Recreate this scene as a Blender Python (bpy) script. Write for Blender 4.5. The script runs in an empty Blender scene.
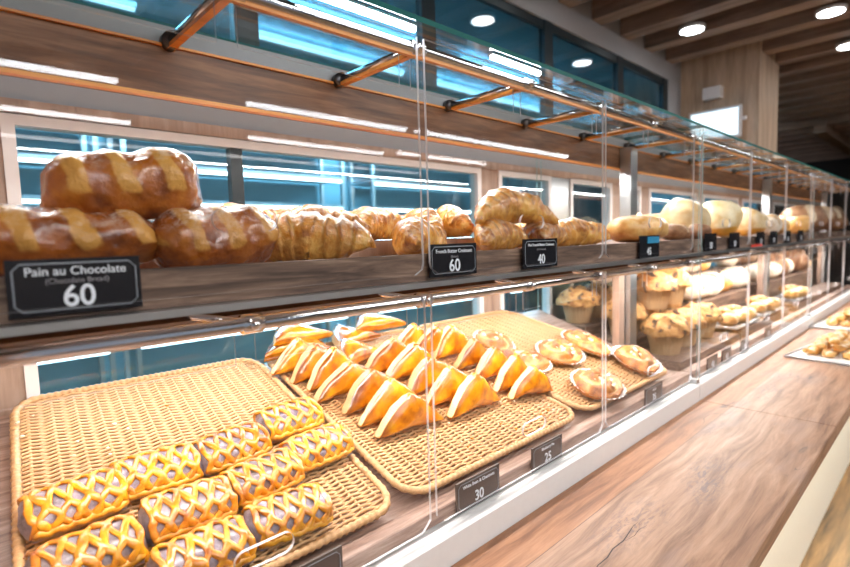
import bpy, bmesh, math, random
import numpy as np
from mathutils import Vector, Matrix, noise
random.seed(7); noise.seed_set(7)
PI = math.pi
S = 0.6            # one unit of the layout below is 0.6 m
ZF = 2.58          # eye height above the floor in those units
sc = bpy.context.scene
C = sc.collection

# ------------------------------------------------------------------ camera
F = 509.78; CX, CY = 425.0, 283.5
yaw, pitch, roll = math.radians(46.582), math.radians(4.832), math.radians(-1.68)
fw = Vector((math.cos(yaw)*math.cos(pitch), math.sin(yaw)*math.cos(pitch), -math.sin(pitch)))
r0 = Vector((math.sin(yaw), -math.cos(yaw), 0)); u0 = r0.cross(fw)
rt = r0*math.cos(roll)+u0*math.sin(roll); up = -r0*math.sin(roll)+u0*math.cos(roll)
cam = bpy.data.cameras.new('camera'); co = bpy.data.objects.new('camera', cam); C.objects.link(co)
co.matrix_world = Matrix.Translation((0, 0, ZF*S)) @ Matrix((rt, up, -fw)).transposed().to_4x4()
cam.sensor_width = 36; cam.lens = F*36/850; cam.clip_start = 0.02
cam.dof.use_dof = True; cam.dof.focus_distance = 0.92; cam.dof.aperture_fstop = 3.2
sc.camera = co
# ------------------------------------------------------------------ world, exposure
w = bpy.data.worlds.new('world'); sc.world = w; w.use_nodes = True
w.node_tree.nodes['Background'].inputs[0].default_value = (0.80, 0.86, 1.0, 1)
w.node_tree.nodes['Background'].inputs[1].default_value = 0.28
sc.view_settings.view_transform = 'Standard'; sc.view_settings.look = 'None'
sc.view_settings.exposure = 0.35; sc.view_settings.gamma = 1; sc.view_settings.use_curve_mapping = False
sc.cycles.use_denoising = True
sc.cycles.transparent_max_bounces = 48; sc.cycles.max_bounces = 10; sc.cycles.glossy_bounces = 5
sc.cycles.sample_clamp_indirect = 6; sc.cycles.caustics_reflective = False; sc.cycles.caustics_refractive = False

def wp(x, y, z): return Vector((x*S, y*S, (z+ZF)*S))
def area(name, x, y, z, sx, sy, power, col=(1, 1, 1), tilt=0.0, spread=180):
    l = bpy.data.lights.new(name, 'AREA'); l.shape = 'RECTANGLE'; l.size = sx*S; l.size_y = sy*S
    l.energy = power; l.color = col; l.spread = math.radians(spread)
    o = bpy.data.objects.new(name, l); C.objects.link(o); o.location = wp(x, y, z)
    o.rotation_euler = (math.radians(tilt), 0, 0); return o
WARM = (1.0, 0.86, 0.68)
WHITE = (1.0, 0.96, 0.92)
for k in range(3):      # LED strips of the case: below the upper shelf and below the beam, plus an added fill
    x = 1.5+3.05*k
    area('shelf_led_light', x, 1.22, -0.19, 2.9, 0.06, (8.2, 14, 12)[k], WHITE, tilt=14)
    area('beam_led_light', x, 1.52, 0.415, 2.9, 0.05, (7.5, 10, 9)[k], WHITE, tilt=0)
    area('shelf_back_fill_light', x, 1.72, -0.17, 2.9, 0.05, (4.5, 6, 6)[k], WHITE, tilt=0)  # added fill without a fixture, brightens the back of the lower trays
# added fill rows at the shop ceiling (customer side), and the kitchen ceiling
area('ceiling_fill_row', 4.5, -1.6, 2.05, 11, 0.35, 92, (1.0, 0.97, 0.94))
area('ceiling_fill_row', 4.5, -9.6, 2.05, 13, 0.35, 60, (1.0, 0.97, 0.94))
area('kitchen_light', 4.5, 4.6, 2.05, 9, 1.6, 330, (0.45, 0.80, 1.0))
area('counter_toe_light', 4.0, 0.62, -1.01, 9, 0.06, 55, (1.0, 0.88, 0.62), tilt=55)

# ------------------------------------------------------------------ mesh helpers
class MB:
    """collects geometry in layout units, relative to the thing's origin"""
    def __init__(s): s.v = []; s.f = []; s.m = []; s.w = []; s.sm = []
    def add(s, vs, fs, mi=0, w=0.0, smooth=True):
        o = len(s.v); s.v += [tuple(p) for p in vs]
        s.w += list(w) if hasattr(w, '__len__') else [w]*len(vs)
        s.f += [tuple(i+o for i in f) for f in fs]; s.m += (list(mi) if hasattr(mi, '__len__') else [mi]*len(fs)); s.sm += [smooth]*len(fs)
        return s
    def box(s, x0, x1, y0, y1, z0, z1, mi=0, b=0.0):
        if b <= 0:
            vs = [(x, y, z) for z in (z0, z1) for y in (y0, y1) for x in (x0, x1)]
            return s.add(vs, [(0, 2, 3, 1), (4, 5, 7, 6), (0, 1, 5, 4), (2, 6, 7, 3), (0, 4, 6, 2), (1, 3, 7, 5)], mi, smooth=False)
        # chamfered along x (the long axis): octagonal profile extruded
        pr = [(y0+b, z0), (y1-b, z0), (y1, z0+b), (y1, z1-b), (y1-b, z1), (y0+b, z1), (y0, z1-b), (y0, z0+b)]
        vs = [(x, p, q) for x in (x0, x1) for p, q in pr]
        fs = [(i, (i+1) % 8, 8+(i+1) % 8, 8+i) for i in range(8)]+[tuple(range(7, -1, -1)), tuple(range(8, 16))]
        return s.add(vs, fs, mi, smooth=False)
    def tube(s, pts, r, n=8, mi=0, w=0.0, closed=False, flat=1.0, up=None, cap=True):
        P = [Vector(p) for p in pts]; N = len(P); R = r if hasattr(r, '__len__') else [r]*N
        ring = []; prev = None
        for i in range(N):
            a = P[i-1] if (i > 0 or closed) else P[i]; b = P[(i+1) % N] if (i < N-1 or closed) else P[i]
            t = (b-a).normalized()
            if up is not None: nn = Vector(up[i] if hasattr(up, '__len__') and not isinstance(up, tuple) else up)
            else: nn = prev if prev else (Vector((0, 0, 1)) if abs(t.z) < .9 else Vector((1, 0, 0)))
            nn = (nn-t*nn.dot(t)); nn = nn.normalized() if nn.length > 1e-9 else t.orthogonal().normalized(); prev = nn; bb = t.cross(nn)
            ring.append([P[i]+(bb*math.cos(2*PI*k/n)+nn*math.sin(2*PI*k/n)*flat)*R[i] for k in range(n)])
        vs = [p for rg in ring for p in rg]; fs = []
        M = N if closed else N-1
        for i in range(M):
            j = (i+1) % N
            for k in range(n): fs.append((i*n+k, i*n+(k+1) % n, j*n+(k+1) % n, j*n+k))
        if cap and not closed: fs += [tuple(range(n-1, -1, -1)), tuple((N-1)*n+k for k in range(n))]
        ww = w
        if hasattr(w, '__len__'): ww = [w[i] for i in range(N) for k in range(n)]
        return s.add(vs, fs, mi, ww)
    def cyl(s, c, r, h, axis='z', n=24, mi=0, r2=None):
        c = Vector(c); d = {'x': Vector((1, 0, 0)), 'y': Vector((0, 1, 0)), 'z': Vector((0, 0, 1))}[axis]
        return s.tube([c, c+d*h], [r, r if r2 is None else r2], n, mi)
    def grid(s, fn, nu, nv, mi=0, wrapu=False, wrapv=False, flip=False):
        vs = []; ws = []
        for i in range(nu):
            for j in range(nv):
                q = fn(i/(nu if wrapu else nu-1), j/(nv if wrapv else nv-1)); vs.append(q[:3]); ws.append(q[3] if len(q) > 3 else 0)
        fs = []
        for i in range(nu if wrapu else nu-1):
            for j in range(nv if wrapv else nv-1):
                a = i*nv+j; b = ((i+1) % nu)*nv+j; c = ((i+1) % nu)*nv+(j+1) % nv; d = i*nv+(j+1) % nv
                fs.append((a, d, c, b) if flip else (a, b, c, d))
        return s.add(vs, fs, mi, ws)
    def xf(s, M):
        s.v = [tuple(M @ Vector(p)) for p in s.v]; return s
    def jitter(s, amp, freq, seed=0.0):
        o = Vector((seed, seed*1.7, seed*.3)); out = []
        for p in s.v:
            q = Vector(p); k = q*freq+o; n = Vector((noise.noise(k), noise.noise(k+Vector((31.4, 7.7, 3.1))), noise.noise(k+Vector((-12.9, 41.3, 17.7))))); out.append(tuple(q+n*amp))
        s.v = out; return s
    def mesh(s, name, mats):
        me = bpy.data.meshes.new(name); me.from_pydata([(x*S, y*S, z*S) for x, y, z in s.v], [], s.f)
        for m in (mats if isinstance(mats, (list, tuple)) else [mats]): me.materials.append(m)
        me.polygons.foreach_set('material_index', s.m); me.polygons.foreach_set('use_smooth', s.sm)
        at = me.attributes.new('pale', 'FLOAT', 'POINT'); at.data.foreach_set('value', [float(x) for x in s.w])
        if len(s.f) < 12000:
            bm = bmesh.new(); bm.from_mesh(me); bmesh.ops.recalc_face_normals(bm, faces=bm.faces); bm.to_mesh(me); bm.free()
        me.update(); return me
    def build(s, name, mats, parent=None, loc=None, rz=0.0):
        o = bpy.data.objects.new(name, s.mesh(name, mats)); C.objects.link(o)
        if parent is not None:
            o.parent = parent
            if loc: o.location = Vector(loc)*S
        else: o.location = wp(*(loc or (0, 0, 0)))
        o.rotation_euler = (0, 0, rz); return o

def tag(o, label, cat, group=None, kind=None):
    if label: o['label'] = label
    if cat: o['category'] = cat
    if group: o['group'] = group
    if kind: o['kind'] = kind
    return o
def thing(name, loc, label, cat, group=None, rz=0.0):
    o = bpy.data.objects.new(name, None); C.objects.link(o); o.location = wp(*loc); o.rotation_euler = (0, 0, rz)
    o.empty_display_size = .05
    return tag(o, label, cat, group)
def struct(name, mb, mats):
    o = mb.build(name, mats); o['kind'] = 'structure'; return o
def copy_tree(o, parent=None):
    c = o.copy(); C.objects.link(c)
    if parent is not None: c.parent = parent
    for ch in list(o.children): copy_tree(ch, c)
    return c

# ------------------------------------------------------------------ materials
def nt(name):
    m = bpy.data.materials.new(name); m.use_nodes = True; t = m.node_tree; b = t.nodes['Principled BSDF']; return m, t, b
def N(t, kind, **kw):
    n = t.nodes.new(kind)
    for k, v in kw.items():
        if k in n.inputs: n.inputs[k].default_value = v
        else: setattr(n, k, v)
    return n
def ramp(t, src, stops):
    r = t.nodes.new('ShaderNodeValToRGB'); t.links.new(src, r.inputs[0]); e = r.color_ramp.elements
    while len(e) < len(stops): e.new(0.5)
    for q, (p, c) in zip(e, stops): q.position = p; q.color = (*c, 1)
    return r.outputs[0]
def coords(t, scale=(1, 1, 1), rot=(0, 0, 0)):
    tc = t.nodes.new('ShaderNodeTexCoord'); mp = t.nodes.new('ShaderNodeMapping'); mp.inputs['Scale'].default_value = scale
    mp.inputs['Rotation'].default_value = rot; t.links.new(tc.outputs['Object'], mp.inputs[0]); return mp.outputs[0]
def mixc(t, f, a, b, mode='MIX'):
    m = t.nodes.new('ShaderNodeMix'); m.data_type = 'RGBA'; m.blend_type = mode
    for s_, v in ((0, f), (6, a), (7, b)):
        if hasattr(v, 'is_linked') or hasattr(v, 'links'): t.links.new(v, m.inputs[s_])
        else: m.inputs[s_].default_value = v if s_ == 0 else (*v, 1)
    return m.outputs[2]
def mth(t, op, a, b=None):
    m = t.nodes.new('ShaderNodeMath'); m.operation = op
    for i, v in enumerate((a, b)):
        if v is None: continue
        if hasattr(v, 'links'): t.links.new(v, m.inputs[i])
        else: m.inputs[i].default_value = v
    return m.outputs[0]
def bump(t, b, h, strength=.3, dist=.002):
    n = t.nodes.new('ShaderNodeBump'); n.inputs['Strength'].default_value = strength; n.inputs['Distance'].default_value = dist
    t.links.new(h, n.inputs['Height']); t.links.new(n.outputs[0], b.inputs['Normal'])
def plain(name, col, rough=.5, metal=0.0, emit=None, es=0.0, coat=0.0, spec=.5):
    m, t, b = nt(name)
    n = N(t, 'ShaderNodeTexNoise', Scale=60.0, Detail=2.0); t.links.new(coords(t), n.inputs[0])
    k = tuple(c*.93 for c in col)
    t.links.new(mixc(t, n.outputs[0], k, col), b.inputs['Base Color'])
    b.inputs['Roughness'].default_value = rough; b.inputs['Metallic'].default_value = metal; b.inputs['Coat Weight'].default_value = coat
    b.inputs['Specular IOR Level'].default_value = spec
    if emit: b.inputs['Emission Color'].default_value = (*emit, 1); b.inputs['Emission Strength'].default_value = es
    return m
KNOTS = ((2.10, .66, .075), (1.95, .60, .05), (1.55, .70, .09), (3.45, .73, .10), (2.6, .78, .05))
def wood(name, dark, mid, light, axis='x', k=1.0, rough=.45, knots=False, seam=None):
    m, t, b = nt(name)
    sc_ = {'x': (2.2*k, 26*k, 26*k), 'y': (26*k, 2.2*k, 26*k), 'z': (26*k, 26*k, 2.2*k)}[axis]
    c = coords(t, sc_)
    if knots:
        d = N(t, 'ShaderNodeTexNoise', Scale=1.7, Detail=2.0); t.links.new(coords(t, (1.4, 2.6, 2.6)), d.inputs[0])
        sub = t.nodes.new('ShaderNodeVectorMath'); sub.operation = 'MULTIPLY_ADD'
        t.links.new(d.outputs['Color'], sub.inputs[0]); sub.inputs[1].default_value = (0.5, 1.5, 1.0); t.links.new(c, sub.inputs[2]); c = sub.outputs[0]
    n = N(t, 'ShaderNodeTexNoise', Scale=1.0, Detail=7.0, Roughness=.62, Distortion=.6); t.links.new(c, n.inputs[0])
    col = ramp(t, n.outputs[0], [(.33, dark), (.5, mid), (.67, light)])
    fine = N(t, 'ShaderNodeTexNoise', Scale=5.0, Detail=3.0, Roughness=.7); t.links.new(c, fine.inputs[0])
    col = mixc(t, .22, col, ramp(t, fine.outputs[0], [(.35, (0.35, 0.35, 0.35)), (.62, (1, 1, 1))]), 'MULTIPLY')
    if knots:
        big = N(t, 'ShaderNodeTexNoise', Scale=1.0, Detail=3.0, Roughness=.55); t.links.new(coords(t, (3.4, 8.5, 8.5), (0, 0, .05)), big.inputs[0])
        col = mixc(t, ramp(t, big.outputs[0], [(.56, (0, 0, 0)), (.74, (.55, .55, .55))]), col, (.30, .22, .20))
        cr = N(t, 'ShaderNodeTexNoise', Scale=1.0, Detail=2.0, Distortion=1.2); t.links.new(coords(t, (2.2, 11, 11), (0, 0, .12)), cr.inputs[0])
        e = ramp(t, cr.outputs[0], [(.488, (0, 0, 0)), (.5, (1, 1, 1)), (.512, (0, 0, 0))])
        msk = ramp(t, big.outputs[0], [(.58, (0, 0, 0)), (.66, (1, 1, 1))])
        col = mixc(t, mixc(t, 1.0, e, msk, 'MULTIPLY'), col, (.10, .075, .07))
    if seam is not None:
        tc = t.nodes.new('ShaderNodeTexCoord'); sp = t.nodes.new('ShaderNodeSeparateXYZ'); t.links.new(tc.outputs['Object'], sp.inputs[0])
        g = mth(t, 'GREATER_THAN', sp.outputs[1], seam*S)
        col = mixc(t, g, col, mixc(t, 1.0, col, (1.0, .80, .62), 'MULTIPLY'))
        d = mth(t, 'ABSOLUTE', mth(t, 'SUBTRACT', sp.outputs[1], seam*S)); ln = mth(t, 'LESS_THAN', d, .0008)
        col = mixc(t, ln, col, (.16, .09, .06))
    for (kx, ky, kr) in (KNOTS if knots else ()):
        v = t.nodes.new('ShaderNodeVectorMath'); v.operation = 'SUBTRACT'; t.links.new(coords(t), v.inputs[0]); v.inputs[1].default_value = (kx*S, ky*S, -.93*S)
        v2 = t.nodes.new('ShaderNodeVectorMath'); v2.operation = 'MULTIPLY'; t.links.new(v.outputs[0], v2.inputs[0]); v2.inputs[1].default_value = (.55, 1.5, 0)
        v3 = t.nodes.new('ShaderNodeVectorMath'); v3.operation = 'LENGTH'; t.links.new(v2.outputs[0], v3.inputs[0])
        ds = mth(t, 'ADD', v3.outputs['Value'], mth(t, 'MULTIPLY', mth(t, 'SUBTRACT', n.outputs[0], .5), .03))
        kn = N(t, 'ShaderNodeTexNoise', Scale=55.0, Detail=4.0, Roughness=.7, Distortion=1.5); t.links.new(coords(t, (.45, 1.6, 1)), kn.inputs[0]); rg = ramp(t, kn.outputs[0], [(.46, (0, 0, 0)), (.62, (1, 1, 1))])
        fo = mth(t, 'MAXIMUM', mth(t, 'SUBTRACT', 1.0, mth(t, 'DIVIDE', ds, kr)), 0.0)
        col = mixc(t, mth(t, 'MULTIPLY', mth(t, 'MULTIPLY', rg, mth(t, 'POWER', fo, .7)), .75), col, (.13, .095, .10))
    t.links.new(col, b.inputs['Base Color']); b.inputs['Roughness'].default_value = rough
    bump(t, b, n.outputs[0], .15, .001); return m
def crust(name, dark, base, light, pale, scale=40, rough=.38, coat=.35, bs=.4, bd=.003, top_speckle=None, stripe=None, sss=0.0):
    m, t, b = nt(name); c = coords(t)
    oi = t.nodes.new('ShaderNodeObjectInfo'); add = t.nodes.new('ShaderNodeVectorMath'); add.operation = 'ADD'
    sc1 = t.nodes.new('ShaderNodeVectorMath'); sc1.operation = 'SCALE'; t.links.new(oi.outputs['Location'], sc1.inputs[0]); sc1.inputs['Scale'].default_value = 7.0
    t.links.new(c, add.inputs[0]); t.links.new(sc1.outputs[0], add.inputs[1]); c = add.outputs[0]
    n1 = N(t, 'ShaderNodeTexNoise', Scale=float(scale), Detail=5.0, Roughness=.6); t.links.new(c, n1.inputs[0])
    n2 = N(t, 'ShaderNodeTexNoise', Scale=scale*4.0, Detail=4.0, Roughness=.7); t.links.new(c, n2.inputs[0])
    col = ramp(t, n1.outputs[0], [(.30, dark), (.5, base), (.72, light)])
    at = N(t, 'ShaderNodeAttribute', attribute_name='pale')
    pf = mth(t, 'ADD', at.outputs['Fac'], mth(t, 'MULTIPLY', mth(t, 'SUBTRACT', n2.outputs[0], .5), .7))
    pf2 = ramp(t, pf, [(.25, (0, 0, 0)), (.75, (1, 1, 1))])
    pc = mixc(t, n2.outputs[0], tuple(x*.72 for x in pale), pale)
    if stripe:
        w_ = N(t, 'ShaderNodeTexWave', Scale=stripe, Distortion=2.5, Detail=2.0); w_.bands_direction = 'Z'
        t.links.new(coords(t), w_.inputs[0]); pc = mixc(t, w_.outputs['Fac'], tuple(x*q for x, q in zip(pale, (.92, .82, .68))), pc)
    col = mixc(t, pf2, col, pc)
    col = mixc(t, mth(t, 'MINIMUM', mth(t, 'MAXIMUM', mth(t, 'MULTIPLY', at.outputs['Fac'], -1.0), 0.0), 1.0), col, tuple(x*.6 for x in dark))
    col = mixc(t, 1.0, col, ramp(t, oi.outputs['Random'], [(0, (.72, .64, .55)), (.5, (1, 1, 1)), (1, (1.12, 1.1, 1.0))]), 'MULTIPLY')
    if top_speckle:  # pale speckle on the upward faces
        geo = t.nodes.new('ShaderNodeNewGeometry'); sp = t.nodes.new('ShaderNodeSeparateXYZ'); t.links.new(geo.outputs['Normal'], sp.inputs[0])
        n3 = N(t, 'ShaderNodeTexNoise', Scale=55.0, Detail=6.0, Roughness=.8); t.links.new(c, n3.inputs[0])
        f = mth(t, 'MULTIPLY', ramp(t, sp.outputs[2], [(.35, (0, 0, 0)), (.95, (1, 1, 1))]), ramp(t, n3.outputs[0], [(.47, (0, 0, 0)), (.62, (top_speckle, top_speckle, top_speckle))]))
        col = mixc(t, f, col, (.93, .86, .76))
    t.links.new(col, b.inputs['Base Color']); b.inputs['Roughness'].default_value = rough; b.inputs['Coat Weight'].default_value = coat; b.inputs['Coat Roughness'].default_value = .16
    t.links.new(mth(t, 'MULTIPLY', mth(t, 'SUBTRACT', 1.0, pf2), coat), b.inputs['Coat Weight'])
    if sss: b.inputs['Subsurface Weight'].default_value = sss; b.inputs['Subsurface Radius'].default_value = (.01, .005, .002); b.inputs['Subsurface Scale'].default_value = .5
    bump(t, b, mth(t, 'ADD', n1.outputs[0], mth(t, 'MULTIPLY', n2.outputs[0], .5)), bs, bd); return m
def clear(name, tint=(1, 1, 1), f0=.035, fmax=.75, rough=0.0, refl=(1, 1, 1)):
    m = bpy.data.materials.new(name); m.use_nodes = True; t = m.node_tree; t.nodes.clear()
    out = t.nodes.new('ShaderNodeOutputMaterial'); mx = t.nodes.new('ShaderNodeMixShader'); tr = t.nodes.new('ShaderNodeBsdfTransparent'); gl = t.nodes.new('ShaderNodeBsdfGlossy')
    tr.inputs[0].default_value = (*tint, 1); gl.inputs['Roughness'].default_value = rough; gl.inputs['Color'].default_value = (*refl, 1)
    lw = N(t, 'ShaderNodeLayerWeight', Blend=.5); p = mth(t, 'POWER', lw.outputs['Facing'], 5.0)
    f = mth(t, 'ADD', mth(t, 'MULTIPLY', p, fmax), f0)
    t.links.new(f, mx.inputs[0]); t.links.new(tr.outputs[0], mx.inputs[1]); t.links.new(gl.outputs[0], mx.inputs[2]); t.links.new(mx.outputs[0], out.inputs[0]); return m
def edge_mat(name, col, alpha, rough=.15):
    m, t, b = nt(name); n = N(t, 'ShaderNodeTexNoise', Scale=40.0); t.links.new(coords(t), n.inputs[0])
    t.links.new(mixc(t, n.outputs[0], tuple(c*.85 for c in col), col), b.inputs['Base Color'])
    b.inputs['Alpha'].default_value = alpha; b.inputs['Roughness'].default_value = rough; return m
def metal(name, col, rough):
    m, t, b = nt(name); n = N(t, 'ShaderNodeTexNoise', Scale=30.0, Detail=3.0); t.links.new(coords(t, (1, 8, 8)), n.inputs[0])
    t.links.new(mixc(t, n.outputs[0], tuple(c*.86 for c in col), col), b.inputs['Base Color'])
    b.inputs['Metallic'].default_value = 1; b.inputs['Roughness'].default_value = rough; return m

M = {}
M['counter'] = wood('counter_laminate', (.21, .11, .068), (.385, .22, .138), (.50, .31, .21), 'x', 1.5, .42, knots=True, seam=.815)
M['shelf_wood'] = wood('shelf_wood', (.06, .032, .022), (.17, .10, .068), (.34, .22, .155), 'x', 3.0, .5)
M['lip_wood'] = wood('lip_wood', (.20, .115, .085), (.36, .23, .18), (.52, .37, .30), 'x', 3.0, .4)
M['beam_wood'] = wood('beam_wood', (.09, .032, .011), (.19, .075, .029), (.30, .135, .058), 'x', 2.5, .5)
M['trim_wood'] = wood('trim_wood', (.62, .20, .03), (.80, .30, .05), (.88, .38, .09), 'x', 1.0, .4)  # orange that paints warm light reflected on undersides
M['column_wood'] = wood('column_wood', (.46, .31, .21), (.60, .43, .30), (.72, .54, .40), 'z', .8, .5)
M['slat_wood'] = wood('slat_wood', (.18, .12, .09), (.29, .195, .145), (.40, .28, .21), 'y', .8, .6)
M['post_wood'] = wood('post_wood', (.30, .19, .14), (.42, .28, .21), (.5, .36, .28), 'z', 1.0, .5)
M['floor_wood'] = wood('floor_wood', (.035, .02, .01), (.19, .11, .045), (.34, .21, .09), 'x', .6, .35)
M['chrome'] = metal('chrome', (.86, .87, .90), .13)
M['steel'] = metal('brushed_steel', (.62, .64, .66), .34)
M['dark_metal'] = metal('dark_metal', (.14, .13, .13), .35)
M['acrylic'] = clear('clear_acrylic', (.985, .99, .99), .013, .45)
M['acrylic_edge'] = edge_mat('acrylic_edge', (.92, .90, .93), .62)
M['glass'] = clear('top_glass', (.95, .985, .98), .05, .8)
M['glass_edge'] = plain('green_glass_edge', (.008, .11, .10), .5, spec=.1)
M['end_edge'] = edge_mat('end_glass_edge', (.45, .72, .72), .6)
M['marble'] = plain('white_stone', (.74, .74, .735), .35)
M['window'] = clear('window_glass', (.84, .95, .99), .05, .8)
M['clere'] = clear('clerestory_glass', (.36, .50, .56), .09, .8)
M['white_paint'] = plain('white_paint', (.86, .81, .80), .4)
M['grey_wall'] = plain('grey_wall', (.36, .35, .36), .7)
M['grey_plate'] = plain('grey_plate', (.34, .345, .36), .6, spec=.2)
M['black_frame'] = plain('black_frame', (.012, .022, .028), .35)
M['crack'] = plain('crack_dark', (.07, .05, .045), .8)
M['dark'] = plain('dark_ceiling', (.02, .017, .016), .8)
M['kitchen_wall'] = plain('kitchen_wall', (.28, .54, .66), .6)
M['kitchen_floor'] = plain('kitchen_floor', (.12, .2, .25), .5)
M['tube'] = plain('tube_light', (1, 1, 1), .5, emit=(.93, .97, 1.0), es=30)
M['ktube'] = plain('kitchen_tube_light', (1, 1, 1), .5, emit=(.85, .96, 1.0), es=6)
M['down'] = plain('downlight_lens', (1, 1, 1), .5, emit=(.9, .97, 1.0), es=12)
M['sign'] = plain('sign_black', (.012, .012, .016), .25)
M['sign_brown'] = plain('sign_brown', (.085, .06, .052), .35)
M['sign_line'] = plain('sign_line', (.30, .32, .36), .5)
M['ink'] = plain('white_ink', (.85, .88, .95), .5)
M['ink_dim'] = plain('grey_ink', (.30, .28, .30), .5)
M['blue'] = plain('blue_label', (.03, .30, .55), .4)
M['red'] = plain('red_label', (.75, .06, .03), .4)
M['paper'] = plain('white_paper', (.86, .85, .84), .55)
M['brown_paper'] = plain('brown_paper_cup', (.46, .29, .15), .7)
M['panel_white'] = plain('counter_front', (.95, .92, .80), .5)
# wicker
def wicker_mat():
    m, t, b = nt('wicker'); n = N(t, 'ShaderNodeTexNoise', Scale=90.0, Detail=4.0); t.links.new(coords(t, (1, 5, 5)), n.inputs[0])
    n2 = N(t, 'ShaderNodeTexNoise', Scale=9.0, Detail=2.0); t.links.new(coords(t), n2.inputs[0])
    c = ramp(t, n.outputs[0], [(.3, (.42, .21, .08)), (.55, (.58, .32, .13)), (.75, (.68, .41, .19))])
    c = mixc(t, mth(t, 'MULTIPLY', n2.outputs[0], .3), c, (.74, .49, .28)); t.links.new(c, b.inputs['Base Color']); b.inputs['Roughness'].default_value = .42
    return m
M['wicker'] = wicker_mat()
M['glaze'] = crust('lattice_glaze', (.32, .07, .004), (.66, .23, .006), (.84, .42, .014), (.86, .50, .06), 38, .25, .9, .35, .002)
M['filling'] = crust('taro_filling', (.10, .07, .085), (.25, .20, .24), (.42, .36, .40), (.52, .32, .13), 70, .3, .6, .6, .003)
M['puff'] = crust('puff_glaze', (.30, .06, .003), (.72, .25, .005), (.92, .50, .016), (.93, .76, .48), 22, .22, 1.0, .3, .003, stripe=70.0)
M['croissant'] = crust('croissant_crust', (.28, .07, .006), (.66, .26, .028), (.84, .45, .075), (.90, .60, .20), 26, .34, .5, .8, .006, top_speckle=.7)
M['chocbread'] = crust('chocolate_bread_crust', (.14, .028, .003), (.40, .11, .012), (.62, .23, .03), (.80, .41, .10), 24, .26, .9, .7, .005, top_speckle=.5)
M['golden'] = crust('golden_bread_crust', (.55, .22, .04), (.78, .42, .12), (.90, .62, .27), (.93, .78, .5), 26, .45, .2, .4, .003, top_speckle=.6)
M['white_bread'] = crust('floured_bread', (.66, .50, .36), (.86, .76, .64), (.93, .88, .80), (.70, .42, .18), 22, .7, .0, .4, .003)
M['cream'] = crust('cream_topping', (.72, .44, .16), (.88, .72, .44), (.95, .88, .70), (.86, .44, .06), 18, .5, .1, .4, .003)
M['brown_bread'] = crust('brown_bread_crust', (.16, .07, .035), (.32, .15, .075), (.48, .27, .15), (.8, .62, .45), 26, .55, .1, .5, .004)
M['muffin'] = crust('muffin_top', (.30, .11, .03), (.56, .28, .09), (.74, .46, .2), (.08, .035, .02), 45, .6, .0, .9, .006)
M['danish'] = crust('danish_crust', (.16, .035, .006), (.44, .15, .025), (.68, .32, .07), (.78, .50, .20), 30, .45, .25, .6, .004)
M['choc'] = plain('chocolate', (.05, .02, .012), .3, coat=.3)
M['herb'] = plain('green_herb', (.04, .12, .06), .5)
M['orange_fill'] = plain('orange_filling', (.90, .36, .02), .3, coat=.5)
M['almond'] = plain('almond_flake', (.88, .74, .52), .45)
M['wrap'] = clear('plastic_wrap', (.95, .95, .96), .10, .7, .12)

# ------------------------------------------------------------------ room shell
b = MB(); b.box(-6, 20, -12, 9, -2.66, -2.58); struct('floor', b, M['floor_wood'])
b = MB(); b.box(-6, 20, -12, 2.6, 2.42, 2.5); struct('ceiling', b, M['dark'])
sl = thing('ceiling_baffles', (0, 0, 0), None, None); sl['kind'] = 'structure'
sl.name = 'trim_1'
x = 1.2
while x < 12.5:
    b = MB(); y0, y1 = -11.5, 2.59
    b.box(x, x+.20, y0, y1, 2.1, 2.40); b.box(x+.20, x+.33, y0, y1, 2.17, 2.40); o = b.build('baffle', M['slat_wood'], sl)
    x += .60
b = MB()
for k in range(9):
    b.box(12.6+k*.8, 12.75+k*.8, -6, 4.5, 2.0, 2.3)
b.box(12.5, 19.5, 1.9, 2.1, 1.85, 2.05); b.box(12.5, 19.5, -.2, 0, 1.95, 2.1)
struct('trim_2', b, M['slat_wood'])
# wall above the case at y = 2.6 with a strip window, run from x=-6 to 7.1
b = MB(); b.box(-6, 7.12, 2.6, 2.75, 1.90, 2.42); b.box(-6, 7.12, 2.6, 2.75, .56, .66); b.box(6.72, 7.12, 2.6, 2.75, .66, 1.90)
struct('wall_back', b, M['grey_wall'])
win = MB(); win.box(-6, 6.72, 2.62, 2.66, 1.83, 1.90); win.box(-6, 6.72, 2.62, 2.66, .66, .72)
for xx in (-4.3, -2.9, -1.5, -.1, 1.25, 2.58, 4.07, 5.46, 6.66): win.box(xx-.065, xx+.065, 2.61, 2.67, .66, 1.90)
o = struct('window_1', win, M['black_frame'])
g = MB(); g.box(-6, 6.70, 2.635, 2.645, .70, 1.86); go = g.build('pane', M['clere'], o)
# far part of the shop beyond the column
b = MB(); b.box(-6, 20, -12.1, -12, -2.58, 2.5); struct('wall_front', b, plain('shop_wall', (.10, .075, .06), .8))
b = MB(); b.box(19.8, 20, -12, 9, -2.58, 2.5); struct('wall_right', b, M['dark'])
b = MB(); b.box(7.12, 20, 5.0, 5.1, -2.58, 2.5); struct('wall_far', b, M['dark'])
# wood clad column
b = MB(); b.box(7.12, 8.0, 1.72, 2.9, .60, 2.42); o = struct('trim_3', b, M['column_wood'])
o.name = 'trim_3'
# kitchen behind the case
b = MB(); b.box(-6, 12, 7.0, 7.1, -2.58, 2.5); b.box(-6.1, -6, 2.1, 7.1, -2.58, 2.5); b.box(12, 12.1, 2.9, 7.1, -2.58, 2.5); struct('wall_kitchen', b, M['kitchen_wall'])
b = MB(); b.box(-6, 12, 2.75, 7.0, 2.1, 2.16); struct('ceiling_kitchen', b, M['kitchen_wall'])
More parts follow.
